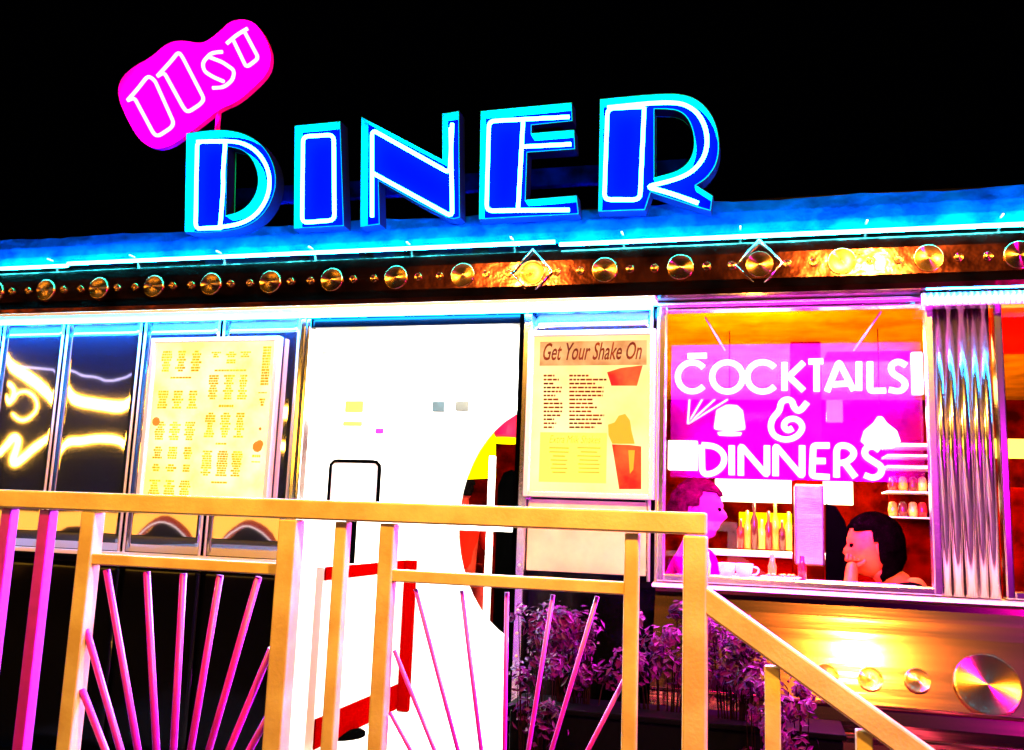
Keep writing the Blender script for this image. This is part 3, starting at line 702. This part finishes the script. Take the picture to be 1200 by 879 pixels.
# counter with items
ct = thing('serving_counter', 'pale serving counter with bright top behind the diners', 'counter')
p, q = W(800, 643, 2.0), W(935, 655, 2.0); b = BM(); box(b, p.x, q.x + .9, 2.0, 2.45, q.z, p.z + .0, .004); obj('counter_top', b, M['tile'], ct)
b = BM(); box(b, p.x + .02, q.x + .88, 2.05, 2.4, .55, q.z - .002); obj('counter_front', b, M['red'], ct)
M['pil'] = mat('brushed_pillar', (.9, .85, .85), .3, 1, bump=.15, bs=6, stretch=(.4, 1, 3))
bx('chrome_pillar', 'shiny chrome pillar between the two diners', 'pillar', 931, 567, 967, 664, .95, .12, M['pil'], .01)
M['btl'] = [mat('bottle_red', (.5, .01, .01), .2), mat('bottle_amber', (.7, .3, .02), .2), mat('bottle_dark', (.06, .01, .01), .2), mat('bottle_yellow', (.8, .6, .05), .3)]
for i, px in enumerate((868, 876, 884, 893, 901, 909, 917, 925)):
    p = W(px, 643, 2.1); h = .18 + .05 * ((i * 37) % 3); b = BM()
    lathe(b, [(.022, 0), (.024, h * .6), (.009, h * .75), (.009, h)], (p.x, 2.15, W(870, 643, 2.0).z), 12)
    tag(obj('bottle', b, M['btl'][i % 4]), ['leftmost', 'second', 'third', 'fourth', 'fifth', 'sixth', 'seventh', 'rightmost'][i] + ' of the counter bottles, ' + ['red', 'amber', 'dark brown', 'yellow'][i % 4] + ' glass', 'bottle', 'bottles on the serving counter')
# yellow lampshade, fan and tiffany lamp
t = thing('pendant_lamp', 'yellow pendant lampshade behind the ampersand of the window neon', 'lamp')
p = W(855, 503, 1.0); b = BM(); lathe(b, [(.075, 0), (.078, .01), (.066, .095), (.04, .12)], (p.x, 1.0, p.z), 24); obj('lamp_shade', b, M['lampY'], t)
b = BM(); lathe(b, [(.055, -.03), (.06, -.018)], (p.x, 1.0, p.z), 20); obj('bulb', b, M['lampW'], t)
b = BM(); tube(b, [(p.x, 1.0, p.z + .12), (p.x, 1.0, 2.6)], .003); obj('cord', b, M['black'], t)
t = thing('paper_fan', 'white and red pleated paper fan hung left behind the neon', 'fan')
hub = W(806, 497, .4)
for i in range(8):
    p = W(808 + i * 7.5, 468, .4); b = BM(); beam(b, hub, p, .008, .003, 0); obj('fan_rib', b, M['tbox'] if i % 2 == 0 else M['red'], t)
t = thing('dome_lamp', 'white glass dome lamp right behind the word dinners', 'lamp')
p = W(1032, 522, 1.0); b = BM(); lathe(b, [(.06, -.01), (.09, .02), (.075, .07), (.03, .11), (.012, .14)], (p.x, 1.0, p.z), 24); obj('lamp_shade', b, M['lampW'], t)
b = BM(); tube(b, [(p.x, 1.0, p.z + .13), (p.x, 1.0, 2.6)], .003); obj('cord', b, M['black'], t)
bx('wall_sign', 'pale violet angled notice on the wall behind the neon', 'notice', 968, 468, 988, 495, 1.9, .02, mat('viol', (.3, .08, .3), .5))
sh = thing('wall_shelf', 'tall wall shelf with bright shelf edges at the right side of the window', 'shelf')
for k, (y0, y1) in enumerate(((519, 524), (532, 536), (545, 550), (575, 579), (605, 609))):
    p, q = W(1040, y0, 1.6), W(1120, y1, 1.6); b = BM(); box(b, p.x, q.x, 1.6, 1.85, q.z, p.z); obj('shelf', b, M['tile'], sh)
p, q = W(1040, 515, 1.86), W(1125, 640, 1.86); b = BM(); box(b, p.x, q.x, 1.86, 1.9, .55, p.z); obj('back_board', b, M['inwall2'], sh)
for i, px in enumerate((1048, 1060, 1072, 1083)):
    for j, py in enumerate((575, 605)):
        p = W(px, py, 1.65); b = BM(); lathe(b, [(.02, 0), (.026, .03), (.02, .07), (.01, .08)], (p.x, 1.70, W(1060, py, 1.6).z), 12)
        tag(obj('jar', b, M['btl'][(i + j) % 4]), ('upper' if j == 0 else 'lower') + ' shelf ' + ['red', 'amber', 'dark', 'yellow'][(i + j) % 4] + ' jar at the right of the window', 'jar', 'jars on the wall shelf')
ch = thing('dark_chair', 'black tall curved chair back beside the chrome pillar', 'chair')
p = W(969, 655, .9); b = BM(); extrude_poly(b, xz([(968, 700), (968, 590), (980, 594), (990, 610), (995, 630), (997, 700)], .9), [], .9, .93); obj('backrest', b, M['black'], ch)
b = BM(); box(b, p.x, p.x + .3, .935, 1.3, 1.0, 1.05, .01); obj('seat', b, M['black'], ch)
b = BM(); 
for dx in (0.01, .26): box(b, p.x + dx, p.x + dx + .03, 1.25, 1.28, .55, 1.0)
obj('legs', b, M['black'], ch)
# booth table by the window
tb = thing('booth_table', 'table laid with cups right behind the window glass', 'table')
ztab = 1.395
b = BM(); box(b, -.36, .62, .14, .50, ztab - .03, ztab, .006); M['tabtop'] = mat('white_tabletop', (.8, .75, .8), .25); obj('table_top', b, M['tabtop'], tb)
b = BM(); lathe(b, [(.2, 0), (.03, .03), (.03, ztab - .585)], (.13, .32, .552), 20); obj('pedestal', b, M['chrome'], tb)
M['china'] = mat('white_china', (.85, .85, .85), .25)
for px, yv, lab in ((852, .3, 'white cup leftmost on the booth table'), (872, .3, 'second white cup on the booth table, just right of the leftmost')):
    p = W(px, 672, yv); c_ = thing('cup', lab, 'cup', 'cups on the booth table'); b = BM(); lathe(b, [(.02, 0), (.034, .03), (.038, .06), (.034, .06), (.028, .01)], (p.x, yv, ztab + .001), 16); obj('bowl', b, M['china'], c_)
    b = BM(); tube(b, smooth_path([(p.x + .034, yv, ztab + .05), (p.x + .06, yv, ztab + .045), (p.x + .055, yv, ztab + .02), (p.x + .03, yv, ztab + .015)], 1), .004, seg=6); obj('handle', b, M['china'], c_)
t = thing('salad_plate', 'oval plate of food in the middle of the booth table', 'plate')
p = W(915, 675, .32); b = BM(); lathe(b, [(.05, 0), (.085, .012), (.08, .014)], (p.x, .32, ztab + .001), 24); obj('plate', b, M['china'], t)
b = BM()
for i in range(14): lathe(b, [(.006, 0), (.014, .006), (.004, .014)], (p.x + random.uniform(-.05, .05), .32 + random.uniform(-.03, .03), ztab + .012), 6)
obj('food', b, M['btl'][1], t)
for px, m, lab in ((905, 1, 'amber sauce bottle on the booth table'), (940, 0, 'red sauce bottle on the booth table near the pillar'), (828, 3, 'drink glass in front of the left diner')):
    p = W(px, 668, .4); b = BM(); lathe(b, [(.016, 0), (.019, .05), (.012, .07), (.009, .10)], (p.x, .4, ztab + .001), 12); tag(obj('sauce_bottle' if m != 3 else 'drink_glass', b, M['btl'][m]), lab, 'bottle' if m != 3 else 'glass')

# ------------------------------------------------------------------ people
def skin_mesh(name, verts, edges, radii, m, parent=None, lev=2):
    me = bpy.data.meshes.new('sk'); me.from_pydata([Vector(v) for v in verts], edges, []); o = bpy.data.objects.new('sk', me); COL.objects.link(o)
    md = o.modifiers.new('s', 'SKIN'); sv = me.skin_vertices[0].data if me.skin_vertices else None
    if sv is None:
        bm2 = bmesh.new(); bm2.from_mesh(me); bm2.verts.layers.skin.verify(); bm2.to_mesh(me); bm2.free(); sv = me.skin_vertices[0].data
    for i, r in enumerate(radii): sv[i].radius = (r, r) if not isinstance(r, tuple) else r; sv[i].use_root = (i == 0)
    md.use_smooth_shade = True
    s2 = o.modifiers.new('ss', 'SUBSURF'); s2.levels = lev; s2.render_levels = lev
    bpy.context.view_layer.update()
    r = bpy.data.meshes.new_from_object(o.evaluated_get(bpy.context.evaluated_depsgraph_get())); bpy.data.objects.remove(o)
    b = bmesh.new(); b.from_mesh(r); return b
def head_bm(c, face, h=.245, look=0.0):
    """sculpted head: c centre, face = yaw angle of the nose direction, h = height"""
    b = bmesh.new(); bmesh.ops.create_uvsphere(b, u_segments=32, v_segments=24, radius=1)
    for v in b.verts:
        x, y, z = v.co  # nose towards +x before rotation
        X = x * .40; Y = y * .31; Z = z * .5
        if z < 0: X *= 1 - .18 * z * z; Y *= 1 - .30 * z * z          # jaw
        if x < 0: X *= 1.12 if z > -.2 else .9                          # back of skull
        if x > .2:
            X -= .03 * (1 - abs(z)) if z > .05 else 0
            g = math.exp(-((z + .12) / .16) ** 2 - (y / .16) ** 2); X += .075 * g      # nose
            g = math.exp(-((z - .10) / .09) ** 2 - ((abs(y) - .35) / .16) ** 2); X -= .035 * g  # eye sockets
            g = math.exp(-((z - .26) / .09) ** 2 - (y / .5) ** 2); X += .02 * g      # brow
            g = math.exp(-((z + .47) / .05) ** 2 - (y / .28) ** 2); X += .03 * g     # lips
            g = math.exp(-((z + .80) / .14) ** 2 - (y / .28) ** 2); X += .07 * g      # chin
        v.co = Vector((X, Y, Z))
    M4 = Matrix.Translation(Vector(c)) @ Matrix.Rotation(face, 4, 'Z') @ Matrix.Rotation(look, 4, 'Y') @ Matrix.Scale(h, 4)
    for sy in (-1, 1):
        e = bmesh.new(); bmesh.ops.create_uvsphere(e, u_segments=10, v_segments=8, radius=1)
        merge(b, e, Matrix.Translation((-.02, sy * .31, -.04)) @ Matrix.Diagonal((.06, .025, .10, 1)))
    for f in b.faces: f.smooth = True
    for v in b.verts: v.co = M4 @ v.co
    return b, M4
def person(label, hc, face, skinc, hairc, shirtc, h=.25, look=0, hair_long=0, arm_up=False, seat=.98, lean=0.0):
    t = thing('person', label, 'person')
    f = Vector((math.cos(face), math.sin(face), 0)); s = Vector((-f.y, f.x, 0)); hc = Vector(hc)
    neck = hc - Vector((0, 0, h * .50)) - f * (.02 + lean * .05); chest = neck - Vector((0, 0, .20 - lean * .09)) - f * (.03 + lean * .13); belly = Vector((chest.x - f.x * .04, chest.y - f.y * .04, chest.z - .18)); hip = Vector((belly.x - f.x * .03, belly.y - f.y * .03, max(seat, belly.z - .14)))
    vs = [hip, belly, chest, neck, hc - Vector((0, 0, h * .25))]; ed = [(0, 1), (1, 2), (2, 3), (3, 4)]; ra = [.13, .12, .125, .055, .058]
    for sg in (-1, 1):
        shp = neck - Vector((0, 0, .07)) + s * sg * .17
        if arm_up and sg == arm_up: el = shp + f * .22 - Vector((0, 0, .17)) - s * sg * .03; ha = hc + f * .10 - Vector((0, 0, h * .42)) + s * sg * .05
        else: el = shp + f * .08 - Vector((0, 0, .24)) + s * sg * .02; ha = el + f * .22 - s * sg * .04 + Vector((0, 0, .03))
        k = len(vs); vs += [shp, el, ha]; ed += [(2, k), (k, k + 1), (k + 1, k + 2)]; ra += [.055, .042, .028]
        kn = hip + f * .40 + s * sg * .1; an = kn - Vector((0, 0, max(.2, hip.z - .62))); k = len(vs); vs += [hip + s * sg * .09, kn, an, an + f * .14]; ed += [(0, k), (k, k + 1), (k + 1, k + 2), (k + 2, k + 3)]; ra += [.09, .065, .045, .035]
        # hand: palm and five curled fingers
        d = (ha - el).normalized(); side = d.cross(Vector((0, 0, 1))).normalized() * sg; pk = len(vs); palm = ha + d * .05; vs.append(palm); ed.append((pk - 5 if False else k - 1, pk)); ra.append(.026)
        hands.append((palm, d, side))
    b = skin_mesh('b', vs, ed, ra, None)
    for palm, d, side in hands[-2:]:
        dn = Vector((0, 0, -1))
        for i, Lf in enumerate((.07, .08, .075, .06)):
            o = palm + side * (.024 - .016 * i); tube(b, [o, o + d * Lf * .5, o + d * Lf * .8 + dn * .015, o + d * Lf * .85 + dn * .035], .0085, seg=7, taper=(1.1, .8))
        o = palm - d * .02 + side * .02; tube(b, [o, o + side * .03 + d * .02, o + side * .03 + d * .05], .010, seg=7, taper=(1.1, .8))
    hb, M4 = head_bm(hc, face, h, look); merge(b, hb)
    obj('body', b, mat('skin', skinc, .6, var=.35, vs=25, spec=.2), t)
    # shirt
    vv = vs[:4] + [vs[5], vs[6]]; k2 = [i for i, v in enumerate(vs)]
    sv = [hip, belly, chest, neck - Vector((0, 0, .035))]; se = [(0, 1), (1, 2), (2, 3)]; sr = [.142, .135, .14, .066]
    idx = 5
    for sg in (-1, 1):
        shp, el, ha = vs[idx], vs[idx + 1], vs[idx + 2]; k = len(sv); sv += [shp, el, el.lerp(ha, .6)]; se += [(2, k), (k, k + 1), (k + 1, k + 2)]; sr += [.068, .055, .042]; idx += 8
    obj('shirt', skin_mesh('s', sv, se, sr, None), mat('shirt', shirtc, .9, spec=0), t)
    # eyes and hair
    b = BM()
    for sy in (-1, 1):
        e = bmesh.new(); bmesh.ops.create_uvsphere(e, u_segments=10, v_segments=8, radius=.035); merge(b, e, M4 @ Matrix.Translation((.345, sy * .115, .045)))
    obj('eyes', b, M['black'], t)
    b = bmesh.new(); bmesh.ops.create_uvsphere(b, u_segments=32, v_segments=24, radius=1)
    kill = []
    for v in b.verts:
        x, y, z = v.co; X = x * .44 * (1.14 if x < 0 else 1); Y = y * .37; Z = z * .545
        if hair_long and x < .15 and z < 0: Z *= 1 + hair_long; 
        n = random.uniform(-.022, .022) + .02 * math.sin(9 * y + 5 * z) ; v.co = Vector((X + n - .02, Y + n, Z + .005))
        lim = (.50 + .10 * math.sin(y * 7)) if x > .25 else ((.05 - .25 * math.sin(abs(y) * 3)) if x > -.05 else -.55)
        if hair_long and x < .05: lim = -1
        if z < lim: kill.append(v)
    bmesh.ops.delete(b, geom=kill, context='VERTS')
    g = bmesh.ops.extrude_face_region(b, geom=b.faces[:]); 
    for v in [q for q in g['geom'] if isinstance(q, bmesh.types.BMVert)]: v.co *= .93
    for fc in b.faces: fc.smooth = True
    for v in b.verts: v.co = M4 @ v.co
    obj('hair', b, mat('hair', hairc, .8, var=.6, vs=30, bump=.5, bs=50, spec=.0), t)
    return t
hands = []
p = W(820, 598, .62)
person('left diner in profile facing right, tinted pink, with short dark hair', p, R(-8), (.22, .02, .12), (.03, .0, .01), (.3, .0, .2), .275, .08)  # pink window light put into skin, hair and shirt colours
p = W(1022, 640, .58)
person('right diner with dark hair in a black top, leaning chin on hand facing left', p, R(188), (.55, .13, .004), (.0008, .0004, .0004), (.001, .0008, .001), .27, .12, .15, arm_up=1, lean=1.0)
p = W(543, 571, 2.9)
person('small distant person in red with black hair seen through the oval lobby window', p, R(95), (.5, .05, .03), (.005, .005, .005), (.6, .02, .01), .24)

# ------------------------------------------------------------------ second window interior
bx('hanging_panel', 'orange red hanging panel at the top of the far right window', 'panel', 1146, 362, 1290, 412, .8, .05, M['inwall'])
bx('wall_light', 'wide yellow light inside the far right window', 'wall light', 1158, 514, 1300, 538, 1.2, .06, M['lampY'])
bx('booth', 'dark red booth bench inside the far right window', 'booth', 1150, 570, 1320, 720, 1.0, .3, M['inwall2'], .02)

# ------------------------------------------------------------------ yellow neon across the street (seen mirrored in the steel panels)
LY = 8.0; sr_ = LY / 3.7278
def mir(px, py):
    q = W(px, py, -.004); return Vector((q.x * (1 + sr_), -LY, q.z + (q.z - 1.6) * sr_))
b8 = lambda x, y: mir(x / 4, 400 + y / 4)
far = thing('yellow_neon_outline', 'yellow neon curves of a shop opposite, mirrored in the steel wall panels', 'neon sign')
for pts, r, m, it in (([(-60, 60), (10, 105), (150, 170), (260, 240), (330, 275), (450, 290), (600, 310), (700, 290), (1290, 330), (1460, 340)], .085, 'yellow_far', 2),
                      ([(-60, 520), (5, 480), (40, 445), (80, 460), (60, 520), (40, 560), (60, 580), (120, 545), (200, 495), (290, 465), (350, 470), (460, 455), (600, 465), (690, 500), (1290, 490), (1460, 500)], .062, 'yellow_far', 2),
                      ([(30, 270), (60, 232), (130, 228), (190, 270), (200, 320), (140, 365), (80, 370), (30, 335)], .022, 'yellow_far', 2),
                      ([(-10, 190), (20, 200), (40, 230), (5, 290), (-30, 250)], .04, 'yellow_far', 2),
                      ([(60, 108), (300, 130), (360, 155), (450, 160), (510, 185), (640, 165), (710, 155)], .014, 'white_far', 1)):
    b = BM(); tube(b, smooth_path([b8(*p) for p in pts], it), r); obj('neon_tube', b, M[m], far)

M['arcade'] = glow('lit_arcade_wall', (1.8, .62, .08)); M['archred'] = glow('dim_red_arch', (.30, .02, .01)); M['archline'] = glow('pale_arch_edge', (1.1, .75, .7))
ar = thing('arcade_front', 'lit arcade front opposite with dark pointed arches, mirrored low in the steel panels', 'shopfront')
def m8(pts): return [(mir(*p).x, mir(*p).z) for p in pts]
ar1 = [(152, 650), (160, 632), (176, 618), (192, 612), (208, 618), (226, 634), (238, 650)]; ar2 = [(250, 655), (260, 638), (276, 624), (292, 617), (310, 624), (326, 638), (334, 655)]; ar0 = [(30, 655), (45, 634), (70, 622), (95, 622), (120, 632), (140, 650)]
b = BM(); top = [(20, 602), (340, 602)]
prof = [(-60, 600), (345, 606), (345, 652)] + ar2[::-1] + ar1[::-1] + ar0[::-1] + [(-60, 640)]
extrude_poly(b, m8(prof), [], -LY, -LY - .1); obj('wall', b, M['arcade'], ar)
for a in (ar1, ar2):
    b = BM(); tube(b, smooth_path([mir(x, y - 2) for x, y in a], 1), .055); obj('arch_band', b, M['archred'], ar)
    b = BM(); tube(b, smooth_path([mir(x, y + 2) + Vector((0, .1, 0)) for x, y in a], 1), .012); obj('arch_edge', b, M['archline'], ar)

# pale things inside the bright lobby
bx('lit_panel', 'white lit panel high behind the oval lobby window', 'light panel', 530, 420, 640, 503, 2.3, .04, M['lampW'])
M['paleY'] = mat('pale_yellow_paper', (.8, .8, .05), .7, spec=0); M['paleP'] = mat('pale_pink_paper', (.8, .012, .7), .7, spec=0); M['greyf'] = mat('cream_fitting', (.016, .015, .012), .6, spec=0)
bx('paper_notice', 'pale yellow square notice high on the white lobby wall', 'notice', 405, 470, 425, 483, 1.19, .006, M['paleY'])
bx('paper_notice', 'narrow pale yellow notice just below the square yellow one', 'notice', 402, 494, 424, 499, 1.19, .006, M['paleY'])
bx('paper_notice', 'small pink notice between the yellow notices and the black framed board', 'notice', 440, 502, 449, 508, 1.19, .006, M['paleP'])
bx('wall_fitting', 'long thin fitting line high on the white lobby wall', 'fitting', 490, 405.5, 530, 406.8, 1.19, .006, M['greyf'], 0)

bx('back_light', 'glowing yellow panel behind the counter bottles', 'light panel', 866, 600, 930, 641, 2.75, .04, M['ylw'])
